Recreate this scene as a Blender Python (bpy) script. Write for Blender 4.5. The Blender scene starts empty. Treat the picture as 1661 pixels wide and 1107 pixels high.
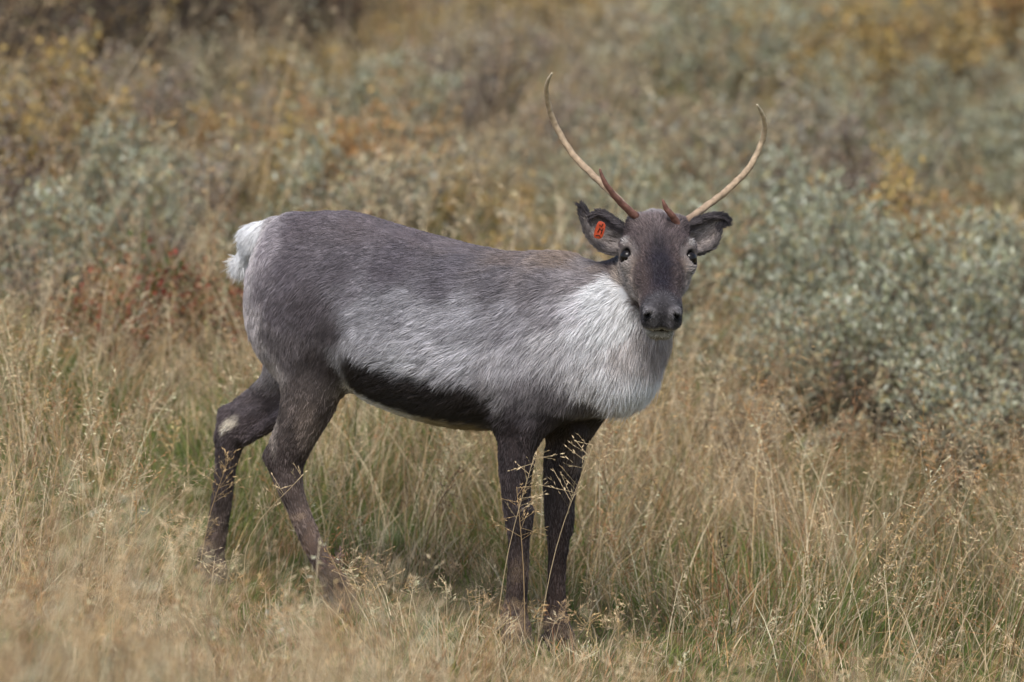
import bpy, math, random
import numpy as np
from mathutils import Vector

rng = np.random.default_rng(7)
random.seed(7)
scene = bpy.context.scene
COL = scene.collection

# ------------------------------------------------------------------ camera
PITCH = math.radians(5.0)
CAM_D = 20.0
TGT = np.array([0.0, 0.0, 0.8])
C0 = np.array([0.0, -CAM_D, TGT[2] + CAM_D * math.tan(PITCH)])
DC = CAM_D / math.cos(PITCH)
WIDTH_M = 2.6
cam_data = bpy.data.cameras.new('camera')
cam = bpy.data.objects.new('camera', cam_data)
COL.objects.link(cam)
cam.location = C0
cam.rotation_euler = (math.pi / 2 - PITCH, 0, 0)
cam_data.sensor_width = 36
cam_data.lens = 36 * DC / WIDTH_M
cam_data.clip_end = 3000
cam_data.dof.use_dof = True
cam_data.dof.focus_distance = DC - 0.18
cam_data.dof.aperture_fstop = cam_data.lens / 108.0
scene.camera = cam

# ------------------------------------------------------------------ world, sun, exposure
SUN_EL, SUN_AZ = math.radians(58), math.radians(192)   # azimuth the light comes from, clockwise from +Y
world = bpy.data.worlds.new('World')
scene.world = world
world.use_nodes = True
nt = world.node_tree
sky = nt.nodes.new('ShaderNodeTexSky')
sky.sky_type = 'NISHITA'
sky.sun_disc = False
sky.sun_elevation = SUN_EL
sky.sun_rotation = SUN_AZ
sky.air_density = 1.0
sky.dust_density = 3.0
sky.ozone_density = 1.0
bg = nt.nodes['Background']
nt.links.new(sky.outputs[0], bg.inputs[0])
bg.inputs[1].default_value = 0.12
sun_data = bpy.data.lights.new('sun', 'SUN')
sun_data.energy = 1.45
sun_data.angle = math.radians(28)
sun_data.color = (1.0, 0.975, 0.94)
sun = bpy.data.objects.new('sun', sun_data)
COL.objects.link(sun)
sd = Vector((math.sin(SUN_AZ) * math.cos(SUN_EL), math.cos(SUN_AZ) * math.cos(SUN_EL), math.sin(SUN_EL)))
sun.rotation_euler = (-sd).to_track_quat('-Z', 'Y').to_euler()
sun.location = (0, -5, 12)
scene.view_settings.view_transform = 'Standard'
scene.view_settings.look = 'None'
scene.view_settings.exposure = 0.76
scene.view_settings.gamma = 1.0
scene.view_settings.use_curve_mapping = False
scene.cycles.use_denoising = True
scene.cycles.max_bounces = 4
scene.cycles.diffuse_bounces = 2
scene.cycles.transparent_max_bounces = 8
scene.cycles.use_adaptive_sampling = True
scene.cycles.adaptive_threshold = 0.006

# ------------------------------------------------------------------ measuring helpers
FWD = np.array([0, math.cos(PITCH), -math.sin(PITCH)])
UP = np.array([0, math.sin(PITCH), math.cos(PITCH)])
PX = WIDTH_M / 1661.0
K = PX / DC


def ray(px, py):
    return FWD + np.array([1.0, 0, 0]) * (px - 830.5) * K + UP * (553.5 - py) * K


def at(px, py, Y):
    d = ray(px, py)
    return C0 + d * ((Y - C0[1]) / d[1])


YAW = math.radians(30)
HD = np.array([math.cos(YAW), -math.sin(YAW), 0.0])      # the way the animal's body points
RT = np.array([-math.sin(YAW), -math.cos(YAW), 0.0])     # its right side
B0 = np.array([-0.15, 0.0, 0.0])


def bp(px, py, l=0.0):
    d = ray(px, py)
    t = (l - np.dot(C0 - B0, RT)) / np.dot(d, RT)
    return C0 + d * t


def fz(p):
    q = np.asarray(p) - B0
    return q @ HD, q @ RT, q[..., 2]


def smooth_interp(x, xs, ys):
    """monotone-ish cubic through (xs, ys)"""
    xs = np.asarray(xs, float); ys = np.asarray(ys, float)
    m = np.gradient(ys, xs)
    x = np.clip(x, xs[0], xs[-1])
    i = np.clip(np.searchsorted(xs, x) - 1, 0, len(xs) - 2)
    h = xs[i + 1] - xs[i]
    t = (x - xs[i]) / h
    t2, t3 = t * t, t * t * t
    return ((2 * t3 - 3 * t2 + 1) * ys[i] + (t3 - 2 * t2 + t) * h * m[i]
            + (-2 * t3 + 3 * t2) * ys[i + 1] + (t3 - t2) * h * m[i + 1])


def hash3(ix, iy, iz, seed=0):
    h = (ix.astype(np.int64) * 73856093) ^ (iy.astype(np.int64) * 19349663) ^ (iz.astype(np.int64) * 83492791) ^ (seed * 2654435)
    h = (h ^ (h >> 13)) * 1274126177 & 0x7fffffff
    h = (h ^ (h >> 16)) & 0xffff
    return h / 65535.0


def vnoise(p, scale, seed=0):
    """value noise in -1..1"""
    q = np.asarray(p) / scale
    i = np.floor(q).astype(np.int64)
    f = q - i
    f = f * f * (3 - 2 * f)
    r = 0
    for dx in (0, 1):
        wx = f[:, 0] if dx else 1 - f[:, 0]
        for dy in (0, 1):
            wy = f[:, 1] if dy else 1 - f[:, 1]
            for dz in (0, 1):
                wz = f[:, 2] if dz else 1 - f[:, 2]
                r = r + wx * wy * wz * hash3(i[:, 0] + dx, i[:, 1] + dy, i[:, 2] + dz, seed)
    return r * 2 - 1


def srgb(r, g, b):
    c = np.array([r, g, b], float) / 255.0
    return np.where(c <= 0.04045, c / 12.92, ((c + 0.055) / 1.055) ** 2.4)


def norm(v):
    return v / np.maximum(np.linalg.norm(v, axis=-1, keepdims=True), 1e-9)


def link(name, data, parent=None, mat=None, **props):
    o = bpy.data.objects.new(name, data)
    COL.objects.link(o)
    if parent is not None:
        o.parent = parent
    if mat is not None:
        data.materials.append(mat)
    for k, v in props.items():
        o[k] = v
    return o


def mesh_np(name, verts, faces, cols=None, smooth=True):
    """faces: (n,3) or (n,4) array; cols: per vertex rgb"""
    me = bpy.data.meshes.new(name)
    verts = np.ascontiguousarray(verts, np.float32)
    faces = np.ascontiguousarray(faces, np.int32)
    k = faces.shape[1]
    me.vertices.add(len(verts))
    me.vertices.foreach_set('co', verts.ravel())
    me.loops.add(faces.size)
    me.loops.foreach_set('vertex_index', faces.ravel())
    me.polygons.add(len(faces))
    me.polygons.foreach_set('loop_start', np.arange(0, faces.size, k, dtype=np.int32))
    me.polygons.foreach_set('use_smooth', np.full(len(faces), smooth, dtype=bool))
    me.update(calc_edges=True)
    if cols is not None:
        a = me.attributes.new('col', 'FLOAT_COLOR', 'POINT')
        c = np.ones((len(verts), 4), np.float32)
        c[:, :3] = cols
        a.data.foreach_set('color', c.ravel())
    return me


def material(name, rough=0.8, color=None, spec=0.25, noise=0.0, nscale=40.0, trans=0.0, bump=0.0, coat=0.0):
    m = bpy.data.materials.new(name)
    m.use_nodes = True
    t = m.node_tree
    b = t.nodes['Principled BSDF']
    b.inputs['Roughness'].default_value = rough
    b.inputs['Specular IOR Level'].default_value = spec
    b.inputs['Coat Weight'].default_value = coat
    if color is None:
        a = t.nodes.new('ShaderNodeAttribute')
        a.attribute_name = 'col'
        src = a.outputs['Color']
    else:
        a = t.nodes.new('ShaderNodeRGB')
        a.outputs[0].default_value = (*color, 1)
        src = a.outputs[0]
    if noise > 0 or bump > 0:
        tc = t.nodes.new('ShaderNodeTexCoord')
        n = t.nodes.new('ShaderNodeTexNoise')
        n.inputs['Scale'].default_value = nscale
        n.inputs['Detail'].default_value = 5
        t.links.new(tc.outputs['Object'], n.inputs['Vector'])
        if noise > 0:
            mr = t.nodes.new('ShaderNodeMapRange')
            mr.inputs['From Min'].default_value = 0.25
            mr.inputs['From Max'].default_value = 0.75
            mr.inputs['To Min'].default_value = 1 - noise
            mr.inputs['To Max'].default_value = 1 + noise
            t.links.new(n.outputs['Fac'], mr.inputs['Value'])
            mx = t.nodes.new('ShaderNodeVectorMath')
            mx.operation = 'SCALE'
            t.links.new(src, mx.inputs[0])
            t.links.new(mr.outputs[0], mx.inputs['Scale'])
            src = mx.outputs[0]
        if bump > 0:
            bm = t.nodes.new('ShaderNodeBump')
            bm.inputs['Strength'].default_value = bump
            bm.inputs['Distance'].default_value = 0.005
            t.links.new(n.outputs['Fac'], bm.inputs['Height'])
            t.links.new(bm.outputs[0], b.inputs['Normal'])
    t.links.new(src, b.inputs['Base Color'])
    if trans > 0:
        tr = t.nodes.new('ShaderNodeBsdfTranslucent')
        t.links.new(src, tr.inputs['Color'])
        ms = t.nodes.new('ShaderNodeMixShader')
        ms.inputs[0].default_value = trans
        t.links.new(b.outputs[0], ms.inputs[1])
        t.links.new(tr.outputs[0], ms.inputs[2])
        t.links.new(ms.outputs[0], t.nodes['Material Output'].inputs['Surface'])
    return m


def spline(ctrl, n):
    ctrl = np.asarray(ctrl, float)
    s = np.concatenate([[0], np.cumsum(np.linalg.norm(np.diff(ctrl[:, :3], axis=0), axis=1))])
    t = np.linspace(0, s[-1], n)
    return np.stack([smooth_interp(t, s, ctrl[:, i]) for i in range(ctrl.shape[1])], 1)


def tube(pts, rad, nseg=10, closed_tip=True, wob=0.0, seed=0):
    pts = np.asarray(pts, float); n = len(pts)
    tan = norm(np.gradient(pts, axis=0))
    ref = np.array([0.2, 1.0, 0.1])
    vs = []
    for i in range(n):
        s = norm(np.cross(tan[i], ref)); t = np.cross(tan[i], s)
        for j in range(nseg):
            a = 2 * math.pi * j / nseg
            rr = rad[i] * (1 + wob * math.sin(3 * a + i * .7 + seed) * .5 + wob * math.sin(i * 1.9 + a + seed))
            vs.append(pts[i] + (s * math.cos(a) + t * math.sin(a)) * rr)
    f = [(i * nseg + j, i * nseg + (j + 1) % nseg, (i + 1) * nseg + (j + 1) % nseg, (i + 1) * nseg + j) for i in range(n - 1) for j in range(nseg)]
    vs.append(pts[0]); vs.append(pts[-1] + tan[-1] * rad[-1])
    b, e = len(vs) - 2, len(vs) - 1
    for j in range(nseg):
        f.append((b, (j + 1) % nseg, j, b)); k = (n - 1) * nseg
        f.append((e, k + j, k + (j + 1) % nseg, e))
    return np.array(vs), f


def mesh_list(name, vs, fs, cols=None, smooth=True):
    me = bpy.data.meshes.new(name)
    me.from_pydata([tuple(v) for v in vs], [], [tuple(dict.fromkeys(f)) for f in fs])
    me.polygons.foreach_set('use_smooth', [smooth] * len(me.polygons))
    if cols is not None:
        a = me.attributes.new('col', 'FLOAT_COLOR', 'POINT')
        c = np.ones((len(vs), 4), np.float32); c[:, :3] = cols
        a.data.foreach_set('color', c.ravel())
    me.update()
    return me


# ------------------------------------------------------------------ where the hooves stand, and the ground
LEG = {
    'rf': dict(l=0.10, hoof=(834, 1046)),
    'lf': dict(l=-0.09, hoof=(905, 1062)),
    'rh': dict(l=0.10, hoof=(562, 996)),
    'lh': dict(l=-0.10, hoof=(338, 946)),
}
for k, v in LEG.items():
    v['foot'] = bp(*v['hoof'], v['l'])


def sstep(a, b, x):
    t = np.clip((x - a) / (b - a), 0, 1)
    return t * t * (3 - 2 * t)


def ground_base(x, y):
    x = np.asarray(x, float); y = np.asarray(y, float)
    z = -0.10 * np.clip(x, -4, 4)
    z = z + np.where(y > 0, 0.115 * np.minimum(y, 60) + 0.02 * np.maximum(np.minimum(y, 260) - 60, 0), 0.03 * np.maximum(y, -4))
    z = z + 0.95 * sstep(-9, -18, y)
    z = z + 0.30 * np.exp(-((x + 1.1) / 1.0) ** 2 - ((y + 4.2) / 2.0) ** 2)
    z = z + 0.04 * np.sin(x * 2.1 + 0.5) * np.cos(y * 1.7) + 0.02 * np.sin(x * 5.3 + y * 4.1)
    return z


_fp = np.array([LEG[k]['foot'] for k in ('rf', 'lf', 'rh', 'lh')])
G_OFF = float(np.mean(_fp[:, 2] - ground_base(_fp[:, 0], _fp[:, 1])))
_res = _fp[:, 2] - ground_base(_fp[:, 0], _fp[:, 1]) - G_OFF
_A = np.exp(-((_fp[:, None, 0] - _fp[None, :, 0]) ** 2 + (_fp[:, None, 1] - _fp[None, :, 1]) ** 2) / 0.35 ** 2)
_w = np.linalg.solve(_A, _res)


def ground_z(x, y):
    x = np.asarray(x, float); y = np.asarray(y, float)
    z = ground_base(x, y) + G_OFF
    for (fx, fy, _), w in zip(_fp, _w):
        z = z + w * np.exp(-((x - fx) ** 2 + (y - fy) ** 2) / 0.35 ** 2)
    return z

# ------------------------------------------------------------------ ground sheet
def grid_axis(lo, hi, a, b, fine, grow=1.35):
    mid = list(np.arange(a, b + 1e-6, fine))
    up, st = [b], fine
    while up[-1] < hi:
        st *= grow; up.append(min(up[-1] + st, hi))
    dn, st = [a], fine
    while dn[-1] > lo:
        st *= grow; dn.append(max(dn[-1] - st, lo))
    return np.array(dn[:0:-1] + mid + up[1:])


gx = grid_axis(-400, 400, -3.2, 3.2, .08); gy = grid_axis(-120, 700, -9, 16, .10)
X, Y = np.meshgrid(gx, gy, indexing='ij')
V = np.stack([X, Y, ground_z(X, Y)], -1).reshape(-1, 3)
V[:, 2] += .012 * vnoise(V * [1, 1, 0], .25, 70) * (np.abs(V[:, 0]) < 4)
I = np.arange(len(V)).reshape(X.shape)
gcol = srgb(104, 94, 66) * (1 + .35 * vnoise(V * [1, 1, 0], .4, 71))[:, None] * np.array([1, 1, 1])
gm = sstep(-.1, .5, vnoise(V * [1, 1, 0], .7, 72))[:, None]
gcol = gcol * (1 - .6 * gm) + srgb(78, 86, 44) * .6 * gm
M_GROUND = material('thatch_soil', .95, noise=.45, nscale=35, bump=.8, spec=.05)
link('ground', mesh_np('ground', V, np.stack([I[:-1, :-1], I[1:, :-1], I[1:, 1:], I[:-1, 1:]], -1).reshape(-1, 4), np.clip(gcol, .01, 1)), None, M_GROUND, kind='structure')

# ------------------------------------------------------------------ grass
STRAW = np.array([srgb(*c) for c in ((206, 186, 156), (190, 166, 134), (222, 206, 178), (168, 146, 118), (198, 170, 128), (212, 196, 170), (148, 130, 108))])
STRAW = STRAW * np.array([.96, .95, .87])
GREEN = np.array([srgb(*c) for c in ((108, 122, 58), (92, 112, 54), (128, 132, 74), (104, 114, 72))])
RUST = np.array([srgb(*c) for c in ((176, 136, 90), (164, 128, 92), (156, 114, 82))])
M_GRASS = material('grass_blade', .7, spec=.2, trans=.28)


def ribbons(base, dirs, H, lean, bend, width, cols, levels=4, rnd=None, tipw=.12):
    """blades: base (n,3), lean direction (n,) angle, heights, lean and bend amounts"""
    n = len(base); r = rnd or rng
    t = np.linspace(0, 1, levels)
    lx, ly = np.cos(dirs), np.sin(dirs)
    fa = r.uniform(0, math.pi, n)
    sx, sy = np.cos(fa), np.sin(fa)
    out = np.empty((n, levels, 2, 3), np.float32)
    ctr = np.empty((n, levels, 3))
    for i, s in enumerate(t):
        hor = H * (lean * s + bend * s * s)
        ver = H * s * np.sqrt(np.maximum(1 - (lean * .6 + bend * s * .8) ** 2, .12))
        ctr[:, i, 0] = base[:, 0] + lx * hor; ctr[:, i, 1] = base[:, 1] + ly * hor; ctr[:, i, 2] = base[:, 2] + ver
        w = width * .5 * (1 - (1 - tipw) * s ** 1.5)
        out[:, i, 0] = ctr[:, i]; out[:, i, 1] = ctr[:, i]
        out[:, i, 0, 0] -= sx * w; out[:, i, 0, 1] -= sy * w
        out[:, i, 1, 0] += sx * w; out[:, i, 1, 1] += sy * w
    k = np.arange(n)[:, None] * (levels * 2) + np.arange(levels - 1)[None, :] * 2
    f = np.stack([k, k + 1, k + 3, k + 2], -1).reshape(-1, 4)
    c = np.repeat(cols, levels * 2, axis=0)
    return out.reshape(-1, 3), f, c, ctr


class Bag:
    def __init__(s):
        s.v, s.f, s.c, s.n = [], [], [], 0

    def add(s, v, f, c):
        s.v.append(np.asarray(v, np.float32)); s.f.append(f + s.n); s.c.append(np.asarray(c, np.float32)); s.n += len(v)

    def mesh(s, name):
        return mesh_np(name, np.concatenate(s.v), np.concatenate(s.f), np.clip(np.concatenate(s.c), .005, .9), smooth=False)


def pick(pal, n, r, var=.18):
    c = pal[r.integers(0, len(pal), n)]
    return c * np.clip(r.normal(1, var, (n, 1)), .5, 1.5)


def panicles(ctr, H, cols, r, nb=11, ns=3, size=1.0, spread=.055, bag=None):
    """seed heads along the top of stems whose centre lines are ctr (n, levels, 3)"""
    n, lv = ctr.shape[:2]
    P = Bag() if bag is None else bag
    tdir = r.uniform(0, 2 * math.pi, n)
    for b in range(nb):
        u = .66 + .34 * (b + r.random(n)) / nb
        x = np.clip(u * (lv - 1), 0, lv - 1.001); i = x.astype(int); fr = (x - i)[:, None]
        p0 = ctr[np.arange(n), i] * (1 - fr) + ctr[np.arange(n), i + 1] * fr
        a = tdir + r.normal(0, 1.3, n)
        Lb = spread * size * (1.25 - u) * 2.2 * r.uniform(.5, 1.3, n)
        el = r.normal(.62, .35, n)
        d = np.stack([np.cos(a) * np.cos(el), np.sin(a) * np.cos(el), np.sin(el)], 1)
        p1 = p0 + d * Lb[:, None]; p1[:, 2] -= Lb * .18
        side = norm(np.cross(d, r.normal(size=(n, 3)))) * .0005
        V = np.stack([p0 - side, p0 + side, p1 + side, p1 - side], 1).reshape(-1, 3)
        P.add(V, np.arange(n * 4).reshape(n, 4), np.repeat(cols * .9, 4, axis=0))
        for s_ in range(ns):
            w = (s_ * .7 + .3 * ns + r.uniform(.0, .3, n) * ns) / ns
            q = p0 + (p1 - p0) * w[:, None]
            dd = norm(d + r.normal(0, .28, (n, 3))); dd[:, 2] -= .15; dd = norm(dd)
            ln = .0105 * size * r.uniform(.6, 1.3, n)[:, None]
            sd_ = norm(np.cross(dd, r.normal(size=(n, 3)))) * (.00125 * size)
            V = np.stack([q, q + dd * ln * .45 + sd_, q + dd * ln, q + dd * ln * .45 - sd_], 1).reshape(-1, 3)
            P.add(V, np.arange(n * 4).reshape(n, 4), np.repeat(cols * r.uniform(.8, 1.35, (n, 1)), 4, axis=0))
    return P


def scatter(n, x0, x1, y0, y1, clump=.0, cs=.18, seed=0):
    r = np.random.default_rng(seed)
    k = int(n * 2.2)
    x = r.uniform(x0, x1, k); y = r.uniform(y0, y1, k)
    # keep to the view wedge with a generous margin
    half = 1.3 * (CAM_D + y) / CAM_D + .75 + .9 * sstep(1.5, 3.5, y)
    m = np.abs(x) < half
    if clump > 0:
        q = np.stack([x, y, np.zeros(k)], 1)
        d = .5 + .5 * vnoise(q, cs, seed + 5)
        m &= r.random(k) < (1 - clump) + clump * d * 1.4
    x, y = x[m][:n], y[m][:n]
    return np.stack([x, y, ground_z(x, y) - .004], 1), r


def near_leg(b):
    d = np.full(len(b), 9.0)
    for p_ in _fp:
        d = np.minimum(d, np.hypot(b[:, 0] - p_[0], b[:, 1] - p_[1]))
    return d


def wind(b, r, mean=.25, var=1.1):
    q = b * [1, 1, 0]
    return mean + 3.4 * vnoise(q, .38, 81) + r.normal(0, var, len(b))


def greenness(b):
    q = b * [1, 1, 0]
    g = sstep(-.15, .45, vnoise(q, .55, 91) + .45 * vnoise(q, .2, 92))
    x, y = b[:, 0], b[:, 1]
    tuft = np.exp(-((x - .95) / .45) ** 2 - ((y + .1) / .45) ** 2) + np.exp(-((x + .12) / .14) ** 2 - ((y + .05) / .2) ** 2) + .7 * np.exp(-((x - .3) / .2) ** 2 - ((y - .1) / .3) ** 2)
    return np.clip(g + .6 * tuft, 0, 1)


def stature(b):
    x, y = b[:, 0], b[:, 1]
    side = np.maximum(sstep(-.75, -1.15, x), .75 * sstep(.45, .85, x))
    back = sstep(.15, 1.1, y + .35 * x)
    open_ = np.maximum(back, side * sstep(-.9, .3, y))
    s_ = .30 + .70 * open_ + .12 * vnoise(b * [1, 1, 0], .16, 77)
    s_ = s_ * (1 - .55 * np.exp(-((x + .92) / .32) ** 2 - ((y - 1.6) / .9) ** 2))       # low growth before the red bushes
    return s_ * (1 - .45 * sstep(.5, .9, x) * sstep(.8, 1.4, y))


def ray_floor(y):
    # height of the lower edge of the view over the meadow at depth y
    return at(830, 1107, 0)[2] + (C0[2] - at(830, 1107, 0)[2]) * (-y) / CAM_D


def leafy(name, n, x0, x1, y0, y1, h0, h1, w, label, greenbias, seed, lean=(.15, .35), dry=STRAW, levels=4):
    b, r = scatter(n, x0, x1, y0, y1, .92, .17, seed)
    n = len(b)
    g = greenness(b)
    H = r.uniform(h0, h1, n) * (1 + .35 * vnoise(b * [1, 1, 0], .22, seed + 3)) * (1 - .25 * g)
    H *= stature(b)
    dl = near_leg(b)
    H *= np.where(dl < .22, .45 + .55 * dl / .22, 1)
    isg = r.random(n) < np.clip(greenbias * (.25 + 1.2 * g), 0, .95)
    c = np.where(isg[:, None], pick(GREEN, n, r), pick(dry, n, r))
    ru = (r.random(n) < .10 + .25 * sstep(.2, .7, vnoise(b * [1, 1, 0], .6, 95))) & ~isg
    c = np.where(ru[:, None], pick(RUST, n, r), c)
    v, f, cc, _ = ribbons(b, wind(b, r), H, np.abs(r.normal(lean[0], .18, n)), np.abs(r.normal(lean[1], .25, n)), r.uniform(.6, 1.4, n) * w, c, levels, r)
    me = mesh_np(name, v, f, np.clip(cc, .005, .9), smooth=False)
    return link(name, me, None, M_GRASS, kind='stuff', label=label, category='grass')


def stems(name, n, x0, x1, y0, y1, h0, h1, label, seed, nb=11, ns=3, size=1.0, w=.0017, lean=.12, spread=.05, thin=1.0, region=None, hfun=None):
    b, r = scatter(n, x0, x1, y0, y1, .6, .25, seed)
    if hfun is None:
        b = b[r.random(len(b)) < .40 + .60 * sstep(.3, .8, stature(b))]
    if region is not None:
        b = b[region(b, r)]
    n = len(b)
    H = r.uniform(h0, h1, n) * (1 + .2 * vnoise(b * [1, 1, 0], .5, seed + 3))
    H = H * stature(b) if hfun is None else hfun(b, r)
    c = pick(STRAW, n, r, .2) * 1.12
    c = np.where((r.random(n) < .15)[:, None], pick(RUST, n, r), c)
    v, f, cc, ctr = ribbons(b, wind(b, r, .2, .9), H, np.abs(r.normal(lean, .20, n)), np.abs(r.normal(.12, .20, n)), np.full(n, w), c, 6, r, .45)
    B = Bag(); B.add(v, f, cc)
    hc_ = c * np.array([1.02, .97, .93]) * r.uniform(.8, 1.2, (n, 1))
    k = n // 2
    panicles(ctr[:k], H[:k], hc_[:k], r, nb, ns, size, spread, B)
    panicles(ctr[k:], H[k:], hc_[k:], r, nb, ns, size, spread * .38, B)
    return link(name, B.mesh(name), None, M_GRASS, kind='stuff', label=label, category='grass')


if True:
    leafy('short_grass', 52000, -2.2, 2.2, -1.3, 2.7, .09, .24, .0036, 'low green and straw grass around the hooves', 1.35, 101, (.25, .45))
    leafy('dry_grass', 20000, -2.2, 2.2, -1.1, 2.9, .20, .46, .0030, 'tall bleached grass blades in the meadow', .22, 102, (.22, .38))
    leafy('slope_grass', 48000, -4.0, 4.0, 2.7, 14, .16, .40, .0042, 'dry grass among the shrubs on the slope', .45, 103, (.12, .25), levels=3)
    stems('seeding_grass', 3000, -2.1, 2.1, -.9, 2.6, .34, .60, 'thin straw-coloured grass stalks with feathery seed heads', 104)
    stems('slope_seeding_grass', 2200, -3.8, 3.8, 2.6, 12, .40, .78, 'pale seeding grass stalks standing among the shrubs', 115, nb=7, ns=2, size=1.7, w=.0028)

    def veil(b, r):
        E_ = .11 + .39 * sstep(.25, -.95, b[:, 0])
        return np.maximum(ray_floor(b[:, 1]) - b[:, 2] + E_ * r.random(len(b)) ** 1.3, .2)
    stems('front_seeding_grass', 2600, -2.0, 1.8, -6.5, -1.6, .62, .95, 'soft pale seeding grass standing in front of the reindeer', 106, nb=9, ns=2, size=1.5, w=.0022,
          region=lambda b, r: r.random(len(b)) < np.clip(.95 - .80 * sstep(-1.0, .3, b[:, 0]), .22, 1), hfun=veil)
    leafy('front_grass', 12000, -1.9, 1.9, -6.5, -1.2, .20, .45, .003, 'low dry grass in front of the reindeer', .3, 107)

# ------------------------------------------------------------------ shrubs
M_LEAF = material('shrub_leaf', .75, spec=.10, trans=.22)
M_BARK = material('shrub_bark', .85, srgb(78, 64, 56), noise=.3, nscale=50)


def make_shrub(kind, seed, R, H, nleaf, lsize, pal, laspect=.42, bark=None):
    r = np.random.default_rng(seed)
    root = link(kind, None)
    segs = []; B = Bag()
    nst = 13
    for i in range(nst):
        a = r.uniform(0, 2 * math.pi); e = r.uniform(.15, 1.0)
        tip = np.array([math.cos(a) * R * e, math.sin(a) * R * e, H * r.uniform(.65, 1.05) * (1 - .35 * e * e)])
        b0 = np.array([math.cos(a), math.sin(a), 0]) * R * .15 * r.random()
        mid = (b0 + tip) / 2 + np.array([0, 0, H * .12]) + r.normal(0, R * .06, 3)
        pl = spline([b0, mid, tip], 6)
        vs, fs = tube(pl, np.linspace(.006, .0016, 6), 5)
        fs = np.array([list(f) if len(set(f)) == 4 else list(f) for f in fs])
        B.add(vs, fs, np.tile(srgb(86, 70, 60) if bark is None else bark, (len(vs), 1)))
        segs.append(pl)
        for _ in range(3):
            k = r.integers(2, 6); st = pl[k]
            tw = st + np.array([r.normal(0, R * .24), r.normal(0, R * .24), abs(r.normal(.05, .06))])
            pl2 = spline([st, (st + tw) / 2 + r.normal(0, .01, 3), tw], 4)
            vs, fs = tube(pl2, np.linspace(.0025, .001, 4), 4)
            B.add(vs, np.array([list(f) for f in fs]), np.tile(srgb(86, 70, 60) if bark is None else bark, (len(vs), 1)))
            segs += [pl2, pl2]
    br = link('branches', mesh_np('branches', np.concatenate(B.v), np.concatenate(B.f), np.concatenate(B.c)), root, M_BARK)
    # leaves: folded blades set along the twigs
    si = r.integers(0, len(segs), nleaf)
    P = np.empty((nleaf, 3))
    for j, k in enumerate(si):
        pl = segs[k]; x = (r.random() ** .6) * (len(pl) - 1.001); i = int(x)
        P[j] = pl[i] * (1 - x + i) + pl[i + 1] * (x - i)
    P += r.normal(0, .022, (nleaf, 3))
    d = norm(r.normal(0, 1, (nleaf, 3)) + np.array([0, 0, .55]) + .8 * norm(P - [0, 0, H * .4]))
    n = norm(np.cross(d, r.normal(size=(nleaf, 3))) + np.array([0, 0, .0]))
    sd_ = np.cross(d, n)
    ln = (lsize * r.uniform(.6, 1.25, nleaf))[:, None]; w = ln * laspect * .5
    fold = n * w * .45
    a_, b_, c_, e_, m_ = P, P + d * ln * .45 + sd_ * w + fold, P + d * ln, P + d * ln * .45 - sd_ * w + fold, P + d * ln * .5
    V = np.stack([a_, b_, c_, e_, m_], 1).reshape(-1, 3)
    k = np.arange(nleaf)[:, None] * 5
    F = np.concatenate([k + [0, 1, 2, 4], k + [0, 4, 2, 3]])
    cl = pick(pal, nleaf, r, .16)
    q = vnoise(P, .12, seed)[:, None]
    cl = cl * (1 + .2 * q)
    lf = link('foliage', mesh_np('foliage', V, F, np.clip(np.repeat(cl, 5, axis=0), .005, .9), smooth=False), root, M_LEAF)
    lf['kind'] = 'stuff'
    return root


def pal(*cs):
    return np.array([srgb(*c) for c in cs])


WIL = pal((182, 180, 162), (170, 170, 150), (196, 194, 180), (156, 156, 130), (174, 168, 144), (160, 158, 136), (180, 164, 122), (164, 142, 118))
WIL = WIL * np.array([.93, .97, .90])
OLI = pal((174, 164, 134), (162, 156, 126), (188, 174, 142), (182, 164, 128), (172, 170, 154), (170, 150, 124))
YEL = pal((188, 162, 100), (176, 152, 100), (164, 148, 106), (196, 166, 98), (154, 146, 114), (172, 142, 98), (164, 158, 132))
ORA = pal((194, 146, 92), (182, 138, 92), (194, 160, 106), (170, 140, 104), (160, 150, 120))
RED = pal((168, 70, 58), (150, 60, 50), (132, 88, 64), (84, 88, 46), (70, 84, 42), (96, 100, 56))
BRN = pal((150, 130, 116), (138, 120, 108), (164, 144, 126), (172, 156, 136), (154, 146, 130), (170, 166, 152))
DRK = pal((84, 72, 64), (74, 64, 58), (98, 84, 72), (88, 82, 68))
KIND = {
    'willow_shrub': dict(pal=WIL, n=2100, ls=.029, asp=.42, R=.36, H=.50, label='grey-green willow shrub', group='grey-green willow shrubs', cat='shrub'),
    'olive_shrub': dict(pal=OLI, n=1400, ls=.028, asp=.5, R=.36, H=.44, label='dull olive leafy shrub', group='olive shrubs', cat='shrub'),
    'birch_shrub': dict(pal=YEL, n=1500, ls=.022, asp=.8, R=.34, H=.42, label='yellowish dwarf birch shrub', group='yellow dwarf birch shrubs', cat='shrub'),
    'orange_shrub': dict(pal=ORA, n=1300, ls=.022, asp=.8, R=.30, H=.38, label='orange-leaved shrub', group='orange shrubs', cat='shrub'),
    'heath_shrub': dict(pal=BRN, n=1300, ls=.020, asp=.5, R=.36, H=.42, label='brownish twiggy heath shrub', group='brown heath shrubs', cat='shrub'),
    'dark_shrub': dict(pal=DRK, n=1500, ls=.026, asp=.6, R=.45, H=.55, label='dark brown shrub', group='dark shrubs', cat='shrub'),
    'bilberry_shrub': dict(pal=RED, n=1100, ls=.018, asp=.7, R=.30, H=.30, label='red and green leaved low shrub', group='low red shrubs', cat='shrub'),
}
PROTO = {}
PLACED = []


def copy_tree(o, parent=None):
    c = o.copy(); COL.objects.link(c); c.parent = parent
    for ch in o.children:
        k_ = ch.copy(); COL.objects.link(k_); k_.parent = c
    return c


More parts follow.
